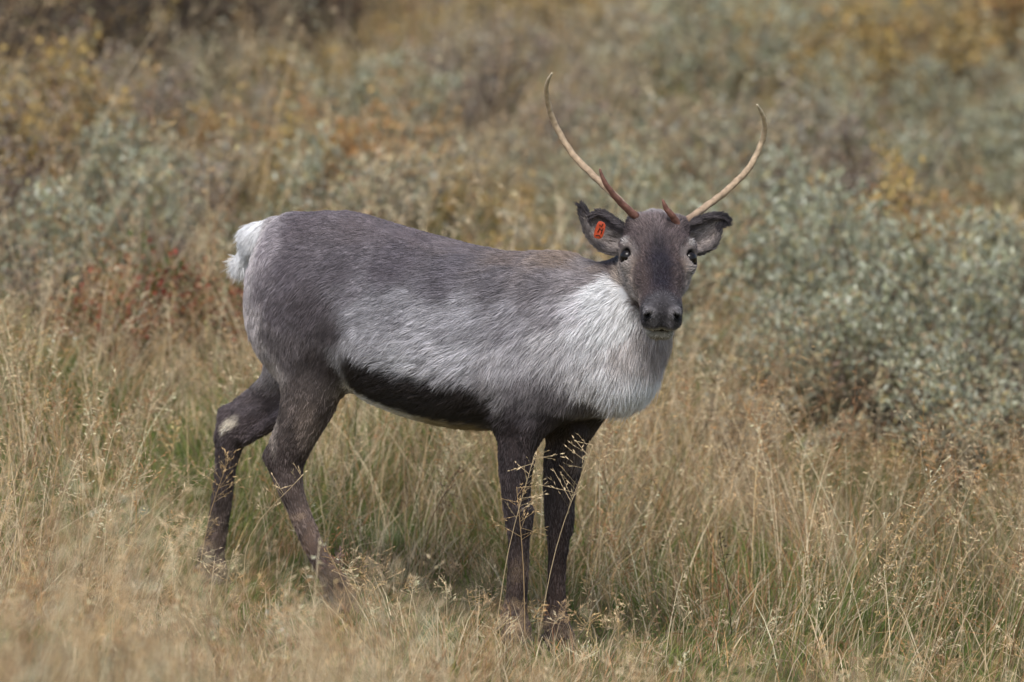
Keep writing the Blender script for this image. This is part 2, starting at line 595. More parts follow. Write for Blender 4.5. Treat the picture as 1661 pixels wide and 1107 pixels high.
def place_shrub(kind, x, y, sc, rz, szz=1.0):
    k_ = KIND[kind]
    key = (kind, len([p_ for p_ in PLACED if p_[0] == kind]) % 3)
    if key not in PROTO:
        PROTO[key] = make_shrub(kind, hash3(np.array([len(PROTO)]), np.array([3]), np.array([5]))[0].__hash__() % 9999 + len(PROTO), k_['R'], k_['H'], k_['n'], k_['ls'], k_['pal'], k_['asp'])
        o = PROTO[key]
    else:
        o = copy_tree(PROTO[key])
    o.location = (x, y, float(ground_z(x, y)) - .01)
    o.rotation_euler = (0, 0, rz)
    o.scale = (sc, sc, sc * szz)
    hgt = k_['H'] * sc * szz
    size = 'small' if hgt < .33 else ('tall' if hgt > .46 else 'middling')
    up = 'at the foot of the slope' if y < 4 else ('part way up the slope' if y < 7 else ('high on the slope' if y < 10.5 else 'at the top of the slope'))
    xr = x * CAM_D / (CAM_D + y)
    by = ('past the tail' if xr < -.72 else 'behind the rump' if xr < -.35 else 'behind the back' if xr < .02 else 'behind the antlers' if xr < .68 else 'beyond the ears')
    o['label'] = f"{size} {k_['label']} {up} {by}"; o['category'] = k_['cat']; o['group'] = k_['group']
    PLACED.append((kind, x, y, sc * k_['R']))


def spot_xy(px, py, h):
    """where on the slope a bush of height h shows its upper part at this place in the photograph"""
    Y = np.linspace(1.5, 17, 400)
    best = None
    for y in Y:
        p_ = at(px, py, y)
        if p_[2] <= float(ground_z(p_[0], y)) + .6 * h:
            return p_[0], y
    return p_[0], 16.0


if True:
    rs = np.random.default_rng(55)
    FIX = [('orange_shrub', 560, 262, 1.0), ('orange_shrub', 610, 255, .9), ('orange_shrub', 345, 226, .7), ('birch_shrub', 40, 170, 1.1), ('birch_shrub', 110, 195, 1.0), ('birch_shrub', 60, 230, .9),
           ('birch_shrub', 490, 130, .9), ('birch_shrub', 1460, 385, 1.0), ('orange_shrub', 1490, 375, .8), ('birch_shrub', 1290, 90, 1.1), ('orange_shrub', 1390, 85, .9), ('birch_shrub', 1440, 60, 1.2),
           ('orange_shrub', 1640, 25, 1.2), ('birch_shrub', 1560, 40, 1.0), ('birch_shrub', 1340, 130, 1.0), ('dark_shrub', 330, 18, 1.0), ('dark_shrub', 430, 12, 1.0), ('dark_shrub', 500, 10, .9), ('dark_shrub', 30, 45, 1.1),
           ('dark_shrub', 100, 30, 1.0), ('dark_shrub', 220, 14, .9), ('bilberry_shrub', 235, 505, 1.0), ('bilberry_shrub', 310, 500, 1.0), ('bilberry_shrub', 365, 520, .8), ('bilberry_shrub', 180, 545, .8), ('heath_shrub', 780, 110, 1.1),
           ('birch_shrub', 730, 320, .8), ('birch_shrub', 420, 270, .8), ('heath_shrub', 330, 330, 1.0), ('heath_shrub', 1330, 300, 1.1), ('heath_shrub', 1260, 250, 1.0), ('willow_shrub', 1250, 450, 1.05), ('willow_shrub', 1380, 460, 1.1), ('willow_shrub', 1500, 470, 1.1), ('willow_shrub', 1620, 480, 1.1),
           ('willow_shrub', 1310, 530, .9), ('willow_shrub', 1440, 545, 1.0), ('willow_shrub', 1570, 550, 1.0), ('heath_shrub', 1655, 600, .8), ('willow_shrub', 150, 330, .9), ('willow_shrub', 1230, 560, .8), ('willow_shrub', 1350, 590, .85), ('willow_shrub', 1480, 600, .85), ('willow_shrub', 1600, 610, .9), ('heath_shrub', 1420, 640, .7), ('heath_shrub', 1540, 650, .7), ('willow_shrub', 60, 420, .9), ('willow_shrub', 200, 290, .9), ('willow_shrub', 330, 390, .8), ('olive_shrub', 300, 290, .9), ('heath_shrub', 240, 400, .8), ('heath_shrub', 90, 470, .8)]
    for kd, px, py, sc in FIX:
        x, y = spot_xy(px, py, KIND[kd]['H'] * sc)
        place_shrub(kd, x, y, sc, rs.uniform(0, 6.28))
    tries = 0
    count = 0
    while tries < 6000 and count < 345:
        tries += 1
        y = 2.0 + 13.5 * rs.random() ** .85; hw = 1.3 * (CAM_D + y) / CAM_D + 1.6
        x = rs.uniform(-hw, hw)
        if x < .5 and y < 2.7 - .25 * x or x >= .5 and y < 2.2:
            continue
        sc = rs.uniform(.62, 1.05)
        if any((x - p_[1]) ** 2 + (y - p_[2]) ** 2 < (.54 * (p_[3] + .34 * sc)) ** 2 for p_ in PLACED):
            continue
        q = np.array([[x, y, 0.0]])
        a_ = vnoise(q, 1.6, 61)[0] + .25 * rs.normal(); b_ = vnoise(q, 1.1, 62)[0] + .25 * rs.normal()
        if b_ > .74: kd = 'birch_shrub'
        elif b_ < -.70: kd = 'orange_shrub' if rs.random() < .35 else 'heath_shrub'
        elif a_ > .05: kd = 'willow_shrub'
        elif a_ > -.45: kd = 'olive_shrub'
        else: kd = 'heath_shrub'
        if y > 9 and x < -1.0 and rs.random() < .5: kd = 'dark_shrub'
        place_shrub(kd, x, y, sc, rs.uniform(0, 6.28), rs.uniform(.8, 1.15))
        count += 1
    print('SHRUBS', len(PLACED), tries)


# ------------------------------------------------------------------ single stalks that stand out before the legs
def stalk(foot, tip, curve, nb, size, label, seed, col, spread=.05):
    r = np.random.default_rng(seed)
    y = foot[2]
    x0 = at(foot[0], foot[1], y)[0]
    b = np.array([x0, y, float(ground_z(x0, y))])
    t = at(tip[0], tip[1], y + r.normal(0, .02))
    m = (b + t) / 2 + np.array([curve, 0, .02])
    pl = spline([b, m, t], 9)
    vs, fs = tube(pl - b, np.linspace(.0013, .0006, 9), 5)
    root = link('grass_stalk', None, label=label, category='grass stalk', group='single seeding stalks')
    root.location = b
    link('stem', mesh_np('stem', vs, np.array([list(f) for f in fs]), np.tile(col, (len(vs), 1))), root, M_GRASS)
    P = panicles((pl - b)[None], np.array([1.0]), col[None] * 1.12, r, nb, 4, size, spread)
    hd = link('seed_head', P.mesh('seed_head'), root, M_GRASS)
    hd['kind'] = 'stuff'


S1, S2, S3 = srgb(206, 184, 146), srgb(188, 160, 118), srgb(70, 56, 46)
if True:
    stalk((800, 1085, -.42), (868, 735, ), -.01, 22, 1.25, 'pale airy seeding stalk leaning across the foreleg beside the belly', 1, S1, .075)
    stalk((868, 1085, -.40), (962, 722), -.015, 24, 1.25, 'tall pale seeding stalk leaning across the foreleg under the chest', 2, S1, .08)
    stalk((852, 1080, -.36), (838, 790), .005, 20, 1.1, 'upright straw stalk covering the shin of the foreleg beside the belly', 3, S2, .06)
    stalk((395, 1010, -.10), (492, 770), -.06, 14, 1.2, 'arching stalk drooping across the hind hock that has no white spot', 4, S1, .05)
    stalk((318, 1000, .25), (372, 742), -.01, 26, 1.25, 'bushy seeding stalk covering the hind shank below the white hock spot', 5, S2, .075)
    stalk((560, 1050, -.15), (548, 905), .004, 24, 1.2, 'purplish brown seed head before the forward hind hoof', 6, srgb(110, 88, 84), .06)
    stalk((1188, 1030, .1), (1166, 862), .004, 9, 1.0, 'thin dark stalk standing alone in the grass beyond the forelegs', 7, S3, .02)
    stalk((690, 950, .35), (742, 765), -.03, 12, 1.1, 'dark-tipped stalk nodding under the belly', 8, srgb(120, 96, 78), .04)
# ------------------------------------------------------------------ the reindeer: one implicit body, meshed with surface nets
def axis_coords(lo, hi, flo, fhi, coarse, fine):
    a = np.arange(lo, flo, coarse); b = np.arange(flo, fhi, fine); c = np.arange(fhi, hi + coarse, coarse)
    return np.concatenate([a, b, c]).astype(np.float32)


POLL = at(1066, 350, -0.27)
_cr, _sr = math.cos(math.radians(3.5)), math.sin(math.radians(3.5))
E1 = np.array([_cr, 0, -_sr])
_ax = np.array([0.0, -0.876, -0.482]) + 0.075 * np.array([1.0, 0, 0])
_ax = _ax - E1 * (_ax @ E1) * 0.45
E2 = _ax / np.linalg.norm(_ax)
E1 = E1 - E2 * (E1 @ E2); E1 /= np.linalg.norm(E1)
E3 = np.cross(E1, E2)
if E3[2] < 0:
    E3 = -E3


def hp(x, t, n):
    return POLL + E1 * x + E2 * t + E3 * n


GX = axis_coords(-0.90, 0.56, 0.22, 0.52, 0.0075, 0.0034)
GY = axis_coords(-0.70, 0.62, -0.67, -0.22, 0.0075, 0.0034)
GZ = axis_coords(-0.12, 1.16, 0.78, 1.15, 0.0075, 0.0034)
D = np.full((len(GX), len(GY), len(GZ)), 1.0, np.float32)


def sub(lo, hi):
    i0, i1 = np.searchsorted(GX, [lo[0], hi[0]]); j0, j1 = np.searchsorted(GY, [lo[1], hi[1]]); k0, k1 = np.searchsorted(GZ, [lo[2], hi[2]])
    s = (slice(i0, i1), slice(j0, j1), slice(k0, k1))
    return s, np.stack(np.meshgrid(GX[s[0]], GY[s[1]], GZ[s[2]], indexing='ij'), -1)


def blend(s, d, k):
    a = D[s]
    h = np.maximum(k - np.abs(a - d), 0) / k
    D[s] = np.minimum(a, d) - h * h * k * 0.25


def carve(s, d, k):
    a = D[s]
    b = -d
    h = np.maximum(k - np.abs(a - b), 0) / k
    D[s] = np.maximum(a, b) + h * h * k * 0.25


def f_cone(p, a, b, ra, rb, ax=None, sc=1.0):
    q = p - a
    ab = b - a
    if ax is not None:
        q = q + (1 / sc - 1) * (q @ ax)[..., None] * ax
        ab = ab + (1 / sc - 1) * (ab @ ax) * ax
    t = np.clip((q @ ab) / (ab @ ab), 0, 1)
    return (np.linalg.norm(q - t[..., None] * ab, axis=-1) - (ra + (rb - ra) * t)).astype(np.float32)


PRIMS = []   # (zone, a, b, ra, rb, ax, sc) kept for zoning


def cone(zone, a, b, ra, rb, k=0.03, ax=None, sc=1.0):
    a = np.asarray(a, float); b = np.asarray(b, float)
    m = max(ra, rb) * max(1, sc) + k + 0.012
    s, p = sub(np.minimum(a, b) - m, np.maximum(a, b) + m)
    blend(s, f_cone(p, a, b, ra, rb, ax, sc), k)
    PRIMS.append((zone, a, b, ra, rb, ax, sc))


def f_ell(p, c, A, R):
    q = np.stack([(p - c) @ A[i] / R[i] for i in range(3)], -1)
    r = np.linalg.norm(q, axis=-1)
    return ((r - 1) * min(R)).astype(np.float32)


def ell(c, R, A=None, k=0.03, cut=False):
    A = (E1, E2, E3) if A is None else A
    m = max(R) + k + 0.012
    s, p = sub(c - m, c + m)
    d = f_ell(p, c, A, R)
    (carve if cut else blend)(s, d, k)


# --- trunk, lofted along the animal's own length
TR = [  # px on the mid plane, top, bottom, half width
    (424, 448, 470, 0.015), (434, 392, 535, 0.066), (456, 357, 585, 0.112), (505, 346, 606, 0.146), (570, 345, 626, 0.170),
    (640, 365, 660, 0.188), (700, 382, 681, 0.196), (760, 397, 692, 0.192), (820, 408, 694, 0.176), (870, 411, 692, 0.161),
    (915, 421, 682, 0.150), (960, 446, 674, 0.136), (1002, 488, 655, 0.108), (1030, 530, 632, 0.072), (1044, 572, 600, 0.015)]
_f = [fz(bp(t[0], t[1]))[0] for t in TR]
_zt = [bp(t[0], t[1])[2] for t in TR]
_zb = [bp(t[0], t[2])[2] for t in TR]
_wd = [t[3] for t in TR]
s, p = sub((-0.88, -0.62, 0.45), (0.5, 0.6, 1.12))
F, L, Z = fz(p)
zt = smooth_interp(F, _f, _zt); zb = smooth_interp(F, _f, _zb); ww = np.maximum(smooth_interp(F, _f, _wd), 0.012)
zc = (zt + zb) / 2; hz = np.maximum((zt - zb) / 2, 0.012)
u = (Z - zc) / hz
egg = 1 - 0.20 * np.clip(u, -1, 1)
n_ = 2.25
d = ((np.abs(L / (ww * egg)) ** n_ + np.abs(u) ** n_) ** (1 / n_) - 1) * np.minimum(ww, hz)
d = np.where((F < _f[0]) | (F > _f[-1]), np.maximum(d, 0) + np.maximum(_f[0] - F, F - _f[-1]) + 0.002, d)
D[s] = np.minimum(D[s], d.astype(np.float32))
del p, F, L, Z, zt, zb, ww, zc, hz, u, egg, d

# --- legs: chains of tapering sections (px, py, radius), each at its own side of the body
CH = {
    'rh': [(512, 500, .125), (514, 560, .108), (508, 610, .088), (500, 650, .070), (486, 690, .056), (472, 722, .050), (466, 750, .042),
           (469, 782, .034), (481, 820, .0265), (498, 860, .0265), (515, 900, .0235), (536, 940, .0245), (550, 968, .027)],
    'lh': [(490, 560, .10), (462, 628, .072), (432, 658, .056), (400, 686, .046), (378, 704, .040), (370, 730, .033), (366, 762, .026),
           (362, 800, .0245), (355, 850, .0245), (347, 895, .026), (341, 922, .026)],
    'rf': [(866, 590, .085), (856, 650, .078), (843, 700, .057), (837, 750, .044), (837, 800, .0345), (840, 842, .0315), (842, 876, .0250),
           (843, 920, .0215), (840, 960, .0235), (835, 1000, .0275), (834, 1022, .027)],
    'lf': [(950, 610, .085), (936, 660, .072), (919, 715, .055), (913, 752, .048), (908, 800, .039), (906, 846, .034), (906, 884, .0260),
           (904, 920, .0215), (903, 960, .0215), (903, 1000, .026), (904, 1034, .027)],
}
for k_, ch in CH.items():
    l = LEG[k_]['l']
    pts = []
    for i, (px, py, r) in enumerate(ch):
        pts.append(bp(px, py, l))
    LEG[k_]['pts'] = pts
    lo = np.min(pts, 0) - 0.16; hi = np.max(pts, 0) + 0.16
    sl, p = sub(lo, hi)
    arr = np.array([[*q_, c_[2] * (1.0 if i < 3 else 1.07), (0.62, 0.66, 0.72, 0.78, 0.84)[min(i, 4)]] for i, (q_, c_) in enumerate(zip(pts, ch))])
    fine = spline(arr, 46)
    d = None
    for i in range(45):
        e = f_cone(p, fine[i, :3], fine[i + 1, :3], fine[i, 3], fine[i + 1, 3], RT, fine[i, 4])
        d = e if d is None else np.minimum(d, e)
        if i % 2 == 0:
            PRIMS.append((k_, fine[i, :3], fine[i + 1, :3], fine[i, 3], fine[i + 1, 3], RT, fine[i, 4]))
    blend(sl, d.astype(np.float32), 0.045)
    if k_ == 'rh':      # tendon and point of hock
        cone(k_, bp(486, 668, l), bp(441, 740, l), .016, .0165, k=.03)
        cone(k_, bp(441, 741, l), bp(455, 770, l), .0155, .014, k=.025)
    if k_ == 'lh':
        cone(k_, bp(436, 626, l), bp(368, 670, l), .016, .0165, k=.03)
        cone(k_, bp(367, 671, l), bp(360, 706, l), .015, .014, k=.025)
    if k_ in ('rf', 'lf'):   # knee cap
        px, py, r = ch[5]
        cone(k_, bp(px, py - 12, l) + HD * .014, bp(px, py + 10, l) + HD * .013, .026, .024, k=.014)
for k_, (i0, i1, off, back) in {'rh': (7, 11, .019, 1), 'lh': (6, 9, .019, 1), 'rf': (6, 9, .018, 1), 'lf': (6, 9, .018, 1)}.items():
    q_ = LEG[k_]['pts']
    cone(k_, q_[i0] - HD * off, q_[i1] - HD * (off - .002), .0105, .0115, k=.006)
for k_ in LEG:     # widening above the hoof
    q_ = LEG[k_]['pts'][-1]
    cone(k_, q_ + np.array([0, 0, .035]) - HD * .006, q_ + HD * .008, .027, .036, k=.02)
# long muscle ridges of the near and far gaskin and forearm
for k_, a_, b_ in (('rh', (528, 610), (488, 735)), ('lh', (470, 668), (398, 716)), ('rf', (858, 690), (846, 800)), ('lf', (938, 700), (918, 800))):
    l = LEG[k_]['l']
    cone(k_, bp(*a_, l + (.03 if l > 0 else .04)), bp(*b_, l + .018), .022, .012, k=.012)
# shoulder and haunch muscle masses on both sides
for sg in (1, -1):
    c = bp(880, 560, 0) + RT * sg * 0.085
    ell(c, (.105, .075, .15), (HD, RT, np.array([0, 0, 1.0])), k=.08)
    c = bp(505, 480, 0) + RT * sg * 0.085
    ell(c, (.125, .075, .14), (HD, RT, np.array([0, 0, 1.0])), k=.08)

# --- neck, throat, tail
HB = hp(0, 0.02, -0.125)
N0, N1 = bp(925, 535), bp(982, 535)
cone('neck', N0, N1, .160, .135, k=.08, ax=RT, sc=.8)
cone('neck', N1, HB, .132, .066, k=.06, ax=RT, sc=.86)
cone('neck', bp(1002, 590), HB + np.array([-.01, 0.01, -.05]), .080, .066, k=.06)
cone('tail', bp(448, 370), bp(416, 384), .028, .028, k=.02)
cone('tail', bp(416, 384), bp(400, 412), .028, .020, k=.02)

# --- head
ell(hp(0, .045, -.078), (.082, .100, .078), k=.03)
ell(hp(0, .020, -.048), (.046, .055, .056), k=.04)
cone('head', hp(0, .08, -.078), hp(0, .20, -.070), .081, .060, k=.03, ax=E3, sc=.92)
cone('head', hp(0, .20, -.070), hp(0, .305, -.066), .060, .048, k=.02, ax=E3, sc=.95)
cone('head', hp(0, .305, -.066), hp(0, .324, -.062), .049, .046, k=.015)
cone('head', hp(0, .05, -.125), hp(0, .20, -.122), .052, .034, k=.03)
cone('head', hp(0, .20, -.122), hp(0, .312, -.114), .034, .027, k=.02)
for sg in (1, -1):
    ell(hp(sg * .047, .105, -.100), (.033, .078, .050), k=.03)
    cone('head', hp(sg * .070, .096, -.034), hp(sg * .075, .134, -.048), .026, .024, k=.03)
    cone('head', hp(sg * .055, .02, -.012), hp(sg * .052, .03, -.03), .020, .022, k=.03)          # pedicle
# muzzle: upper lip pads, nostrils, mouth, chin
ell(hp(0, 0.3380, -.066), (.050, .034, .040), k=.014)
for sg in (1, -1):
    ell(hp(sg * .024, 0.3580, -.082), (.025, .018, .022), k=.012)
    ell(hp(sg * .029, 0.3610, -.052), (.016, .016, .020), k=.010)
cone('head', hp(-.012, 0.3350, -.124), hp(.012, 0.3350, -.124), .0215, .0215, k=.014)
s, p = sub(hp(0, 0.3530, -.106) - .07, hp(0, 0.3530, -.106) + .07)
q = p - hp(0, 0.3580, -.1055)
x1, t1, n1 = q @ E1, q @ E2, q @ E3
carve(s, np.maximum(np.maximum(np.abs(n1 + 3.2 * x1 * x1) - .0028, -t1 - .030), np.abs(x1) - .046).astype(np.float32), .004)
for sg in (1, -1):
    A = (norm(E1 * sg * .75 + E3 * .62), norm(E2), norm(E3 * .75 - E1 * sg * .62))
    ell(hp(sg * .0335, 0.3740, -.054), (.0050, .014, .0125), A, k=.005, cut=True)
EYES = {}
for sg in (1, -1):
    e = hp(sg * .0775, .128, -.043)
    EYES[sg] = e
    out = norm(E1 * sg * .62 + E2 * .45 + E3 * .50)
    ell(e + out * .011, (.0175, .0195, .019), (norm(np.cross(out, E2)), E2, out), k=.008, cut=True)

# --- surface nets
neg = D < 0
c = neg[:-1, :-1, :-1].astype(np.int8)
for dx in (0, 1):
    for dy in (0, 1):
        for dz in (0, 1):
            if dx + dy + dz:
                c = c + neg[dx:D.shape[0] - 1 + dx, dy:D.shape[1] - 1 + dy, dz:D.shape[2] - 1 + dz]
cells = np.argwhere((c > 0) & (c < 8))
vid = np.full(c.shape, -1, np.int32)
vid[cells[:, 0], cells[:, 1], cells[:, 2]] = np.arange(len(cells))
acc = np.zeros((len(cells), 3)); cnt = np.zeros(len(cells))
CX = [GX.astype(float), GY.astype(float), GZ.astype(float)]
for axis in range(3):
    o1, o2 = [(1, 2), (0, 2), (0, 1)][axis]
    for u_ in (0, 1):
        for v_ in (0, 1):
            a = cells.copy(); a[:, o1] += u_; a[:, o2] += v_
            b = a.copy(); b[:, axis] += 1
            da = D[a[:, 0], a[:, 1], a[:, 2]]; db = D[b[:, 0], b[:, 1], b[:, 2]]
            m = (da < 0) != (db < 0)
            t = np.where(m, da / np.where(m, da - db, 1), 0)
            pa = np.stack([CX[i][a[:, i]] for i in range(3)], -1); pb = np.stack([CX[i][b[:, i]] for i in range(3)], -1)
            acc += np.where(m[:, None], pa + (pb - pa) * t[:, None], 0); cnt += m
BV = acc / cnt[:, None]
faces = []
for axis in range(3):
    o1, o2 = [(1, 2), (2, 0), (0, 1)][axis]
    sl0 = [slice(None)] * 3; sl1 = [slice(None)] * 3
    sl0[axis] = slice(0, -1); sl1[axis] = slice(1, None)
    n0 = neg[tuple(sl0)]; n1 = neg[tuple(sl1)]
    e = np.argwhere(n0 != n1)
    ok = (e[:, o1] > 0) & (e[:, o2] > 0) & (e[:, o1] < D.shape[o1] - 1) & (e[:, o2] < D.shape[o2] - 1)
    e = e[ok]
    fl = n0[e[:, 0], e[:, 1], e[:, 2]]
    q = []
    for du, dv in ((0, 0), (-1, 0), (-1, -1), (0, -1)):
        g = e.copy(); g[:, o1] += du; g[:, o2] += dv
        q.append(vid[g[:, 0], g[:, 1], g[:, 2]])
    q = np.stack(q, -1)
    q[~fl] = q[~fl][:, ::-1]
    faces.append(q)
BF = np.concatenate(faces)
BF = BF[(BF >= 0).all(1)]
del c, neg, vid
# light smoothing
ed = np.concatenate([BF[:, [0, 1]], BF[:, [1, 2]], BF[:, [2, 3]], BF[:, [3, 0]]])
ed = np.unique(np.sort(ed, 1), axis=0)
deg = np.bincount(ed.ravel(), minlength=len(BV))[:, None]


def lap(v):
    a = np.zeros_like(v)
    for i in range(3):
        a[:, i] = np.bincount(ed[:, 0], v[ed[:, 1], i], len(v)) + np.bincount(ed[:, 1], v[ed[:, 0], i], len(v))
    return a / deg - v


ht = (BV - POLL) @ E2
headw = sstep(0.0, 0.05, ht) * (np.linalg.norm(BV - hp(0, .2, -.08), axis=1) < .26)
for it in range(6):
    BV = BV + 0.5 * lap(BV) * np.where(headw > .5, 0.35, 1.0)[:, None]
    BV = BV - 0.5 * lap(BV) * np.where(headw > .5, 0.30, .85)[:, None]


def vnormals(v, f):
    fn = np.cross(v[f[:, 2]] - v[f[:, 0]], v[f[:, 3]] - v[f[:, 1]])
    n = np.zeros_like(v)
    for j in range(4):
        for i in range(3):
            n[:, i] += np.bincount(f[:, j], fn[:, i], len(v))
    return norm(n)


BN = vnormals(BV, BF)
if ((BN * (BV - BV.mean(0))).sum(1)).mean() < 0:
    BF = BF[:, ::-1]; BN = -BN
# ------------------------------------------------------------------ coat: zones, flow, length and colour over the body
def prim_d(zone, p):
    r = np.full(len(p), 9.0)
    for z_, a, b, ra, rb, ax, sc in PRIMS:
        if z_ == zone:
            r = np.minimum(r, f_cone(p, a, b, ra, rb, ax, sc))
    return r


NV = len(BV)
bf, bl, bz = fz(BV)
hx, htt, hn = (BV - POLL) @ E1, (BV - POLL) @ E2, (BV - POLL) @ E3
dleg = {k: prim_d(k, BV) for k in LEG}
near_head = np.minimum(np.minimum(np.linalg.norm(BV - hp(0, .04, -.07), axis=1) - .115, prim_d('head', BV) - .01), 9)
head_w = sstep(.030, .014, near_head) * sstep(-.05, .0, htt - 0.25 * (hn + .10))
head_w = np.maximum(head_w, sstep(.20, .24, htt) * (np.hypot(hx, np.maximum(np.abs(hn + .085) - .035, 0)) < .085))
tail_w = sstep(.012, -.004, prim_d('tail', BV)) * sstep(0.0, -0.02, bf - fz(bp(446, 362))[0])
# leg zone: below the trunk
leg_w = np.zeros(NV); leg_id = np.zeros(NV, int)
names = ['rh', 'lh', 'rf', 'lf']
dall = np.stack([dleg[k] for k in names], 1)
leg_id = dall.argmin(1)
ztop = {'rh': bp(500, 625, .1)[2], 'lh': bp(450, 620, -.1)[2], 'rf': bp(840, 690, .1)[2], 'lf': bp(915, 690, -.1)[2]}
for i, k in enumerate(names):
    w = sstep(ztop[k] + .05, ztop[k] - .04, bz) * sstep(.035, .008, dall[:, i])
    leg_w = np.where(leg_id == i, w, leg_w)
leg_w = leg_w * (1 - head_w)
CEN = BV.mean(0)


def idw(q, pts, vals, power=3.0, eps=1e-4):
    num = 0; den = 0
    for a, v in zip(pts, vals):
        d2 = ((q - a) ** 2).sum(1)
        w = 1.0 / (d2 + eps) ** power
        num = num + w[:, None] * v; den = den + w
    return num / den[:, None]


def fzp(px, py, l=.13):
    f, _, z = fz(bp(px, py, l))
    return np.array([f, z])


FLOW = [(870, 420, -1, .12), (640, 380, -1, .22), (480, 370, -1, .35), (480, 470, -.7, .8), (500, 560, -.35, 1), (430, 500, -.3, 1),
        (412, 450, -.2, 1), (600, 500, -.9, .42), (700, 560, -.9, .45), (640, 610, -.95, .3), (760, 640, -.8, .6), (680, 680, -1, .15),
        (760, 690, -1, .15), (880, 520, -.75, .65), (850, 600, -.5, .85), (930, 620, -.4, .9), (1000, 640, -.25, 1), (960, 560, -.5, .85),
        (1030, 580, -.1, 1), (970, 470, -.75, .65), (1000, 500, -.5, .85), (950, 432, -.9, .3), (720, 450, -.95, .35), (800, 470, -.9, .4),
        (560, 440, -.9, .5), (540, 520, -.55, .85), (1050, 640, 0.05, 1), (570, 570, -.5, .75)]
q2 = np.stack([bf, bz], 1)
fl = idw(q2, [fzp(a, b) for a, b, _, _ in FLOW], [np.array([c, d_]) for _, _, c, d_ in FLOW], 2.0)
flow = HD * (fl[:, :1] / .866) - np.array([0, 0, 1.0]) * fl[:, 1:2]
for i, k in enumerate(names):
    pts = LEG[k]['pts']
    mid = np.array([(pts[j] + pts[j + 1]) / 2 for j in range(len(pts) - 1)]); dr = norm(np.diff(np.array(pts), axis=0))
    m = (leg_id == i) & (leg_w > 0)
    v = idw(BV[m], mid, dr, 3.0)
    flow[m] = flow[m] * (1 - leg_w[m])[:, None] + v * leg_w[m][:, None]
hflow = -E2[None, :] * 1.0 + E1[None, :] * (np.sign(hx) * np.minimum(np.abs(hx) / .06, 1))[:, None] * .45 - E3[None, :] * .25
muz = sstep(.325, .355, htt)
hflow = hflow * (1 - muz[:, None]) + (E1[None, :] * np.sign(hx)[:, None] * .5 - E3[None, :] * .9 - E2 * .2) * muz[:, None]
flow = flow * (1 - head_w[:, None]) + hflow * head_w[:, None]
tdir = norm(bp(380, 432) - bp(440, 352))
flow = flow * (1 - tail_w[:, None]) + tdir * tail_w[:, None]
flow = flow - BN * (flow * BN).sum(1, keepdims=True)
flow = norm(flow)

LEN = [(870, 420, 0.023), (640, 380, 0.020), (480, 365, 0.020), (480, 470, 0.020), (500, 560, 0.020), (412, 460, 0.025), (435, 570, 0.023), (600, 500, 0.023),
       (700, 560, 0.025), (640, 620, 0.025), (760, 640, 0.028), (680, 685, 0.020), (880, 520, 0.028), (850, 610, 0.031), (840, 660, 0.023), (930, 630, 0.036), (900, 690, 0.019),
       (1000, 640, 0.054), (960, 540, 0.036), (1030, 580, .056), (1050, 640, .070), (1000, 690, 0.045), (970, 460, 0.029), (520, 620, 0.012), (470, 620, 0.018)]
length = idw(q2, [fzp(a, b) for a, b, _ in LEN], [np.array([c]) for _, _, c in LEN], 2.5)[:, 0]
length = length * (1 - leg_w) + .013 * leg_w
length = length * (1 - head_w) + (.014 - .006 * sstep(.10, .30, htt)) * head_w
length = np.where(head_w > .5, np.minimum(length, .015), length)
length = length * (1 - tail_w) + .049 * tail_w

TC = [  # coat colours read off the animal: px, py, r, g, b
    (398, 395, 176, 168, 172), (408, 450, 160, 152, 157), (414, 510, 170, 161, 165), (428, 560, 165, 156, 159), (446, 600, 165, 155, 155), (430, 400, 150, 141, 148), (436, 460, 118, 110, 116), (446, 540, 120, 112, 116),
    (480, 360, 98, 89, 95), (570, 352, 102, 92, 97), (650, 372, 99, 89, 94), (720, 390, 106, 96, 99), (800, 410, 118, 105, 103), (880, 414, 130, 114, 106), (940, 430, 124, 111, 107), (480, 430, 104, 96, 103),
    (560, 430, 99, 92, 99), (640, 430, 95, 88, 96), (720, 440, 100, 94, 102), (800, 450, 112, 106, 112), (880, 460, 118, 111, 116), (930, 455, 136, 128, 132), (470, 500, 106, 98, 104), (520, 500, 92, 84, 89),
    (480, 570, 104, 96, 99), (530, 580, 76, 68, 69), (550, 530, 84, 77, 80), (548, 600, 66, 58, 58), (500, 620, 92, 83, 83), (585, 470, 125, 119, 126), (605, 500, 150, 146, 153), (660, 500, 146, 142, 149),
    (620, 545, 163, 159, 166), (700, 540, 165, 161, 168), (590, 575, 160, 156, 162), (680, 588, 166, 163, 169), (760, 520, 150, 146, 153), (760, 580, 173, 169, 176), (745, 615, 163, 159, 165), (840, 520, 152, 147, 154),
    (840, 585, 168, 163, 169), (900, 560, 172, 167, 172), (900, 500, 146, 140, 146), (820, 635, 146, 140, 144), (640, 608, 150, 147, 152), (700, 620, 150, 146, 150), (568, 590, 150, 145, 149), (610, 664, 185, 177, 172),
    (650, 688, 175, 165, 152), (700, 704, 150, 134, 108), (750, 712, 142, 124, 96), (582, 642, 180, 172, 168), (800, 675, 92, 85, 89), (850, 665, 84, 77, 81), (850, 630, 132, 125, 130), (905, 645, 112, 105, 109),
    (950, 665, 96, 89, 91), (900, 685, 58, 51, 53), (840, 700, 66, 58, 61), (940, 700, 66, 57, 57), (960, 480, 214, 210, 216), (985, 520, 210, 205, 211), (950, 540, 196, 192, 198), (1004, 560, 176, 168, 170),
    (990, 600, 196, 191, 195), (1030, 556, 150, 140, 140), (1062, 600, 205, 200, 204), (1045, 650, 198, 193, 196), (1000, 660, 184, 177, 180), (950, 610, 178, 173, 177), (985, 688, 150, 142, 142), (940, 500, 176, 171, 177),
    (1020, 620, 205, 199, 201)]
jit = np.stack([vnoise(BV, .03, 3), vnoise(BV, .03, 4)], 1) * .012
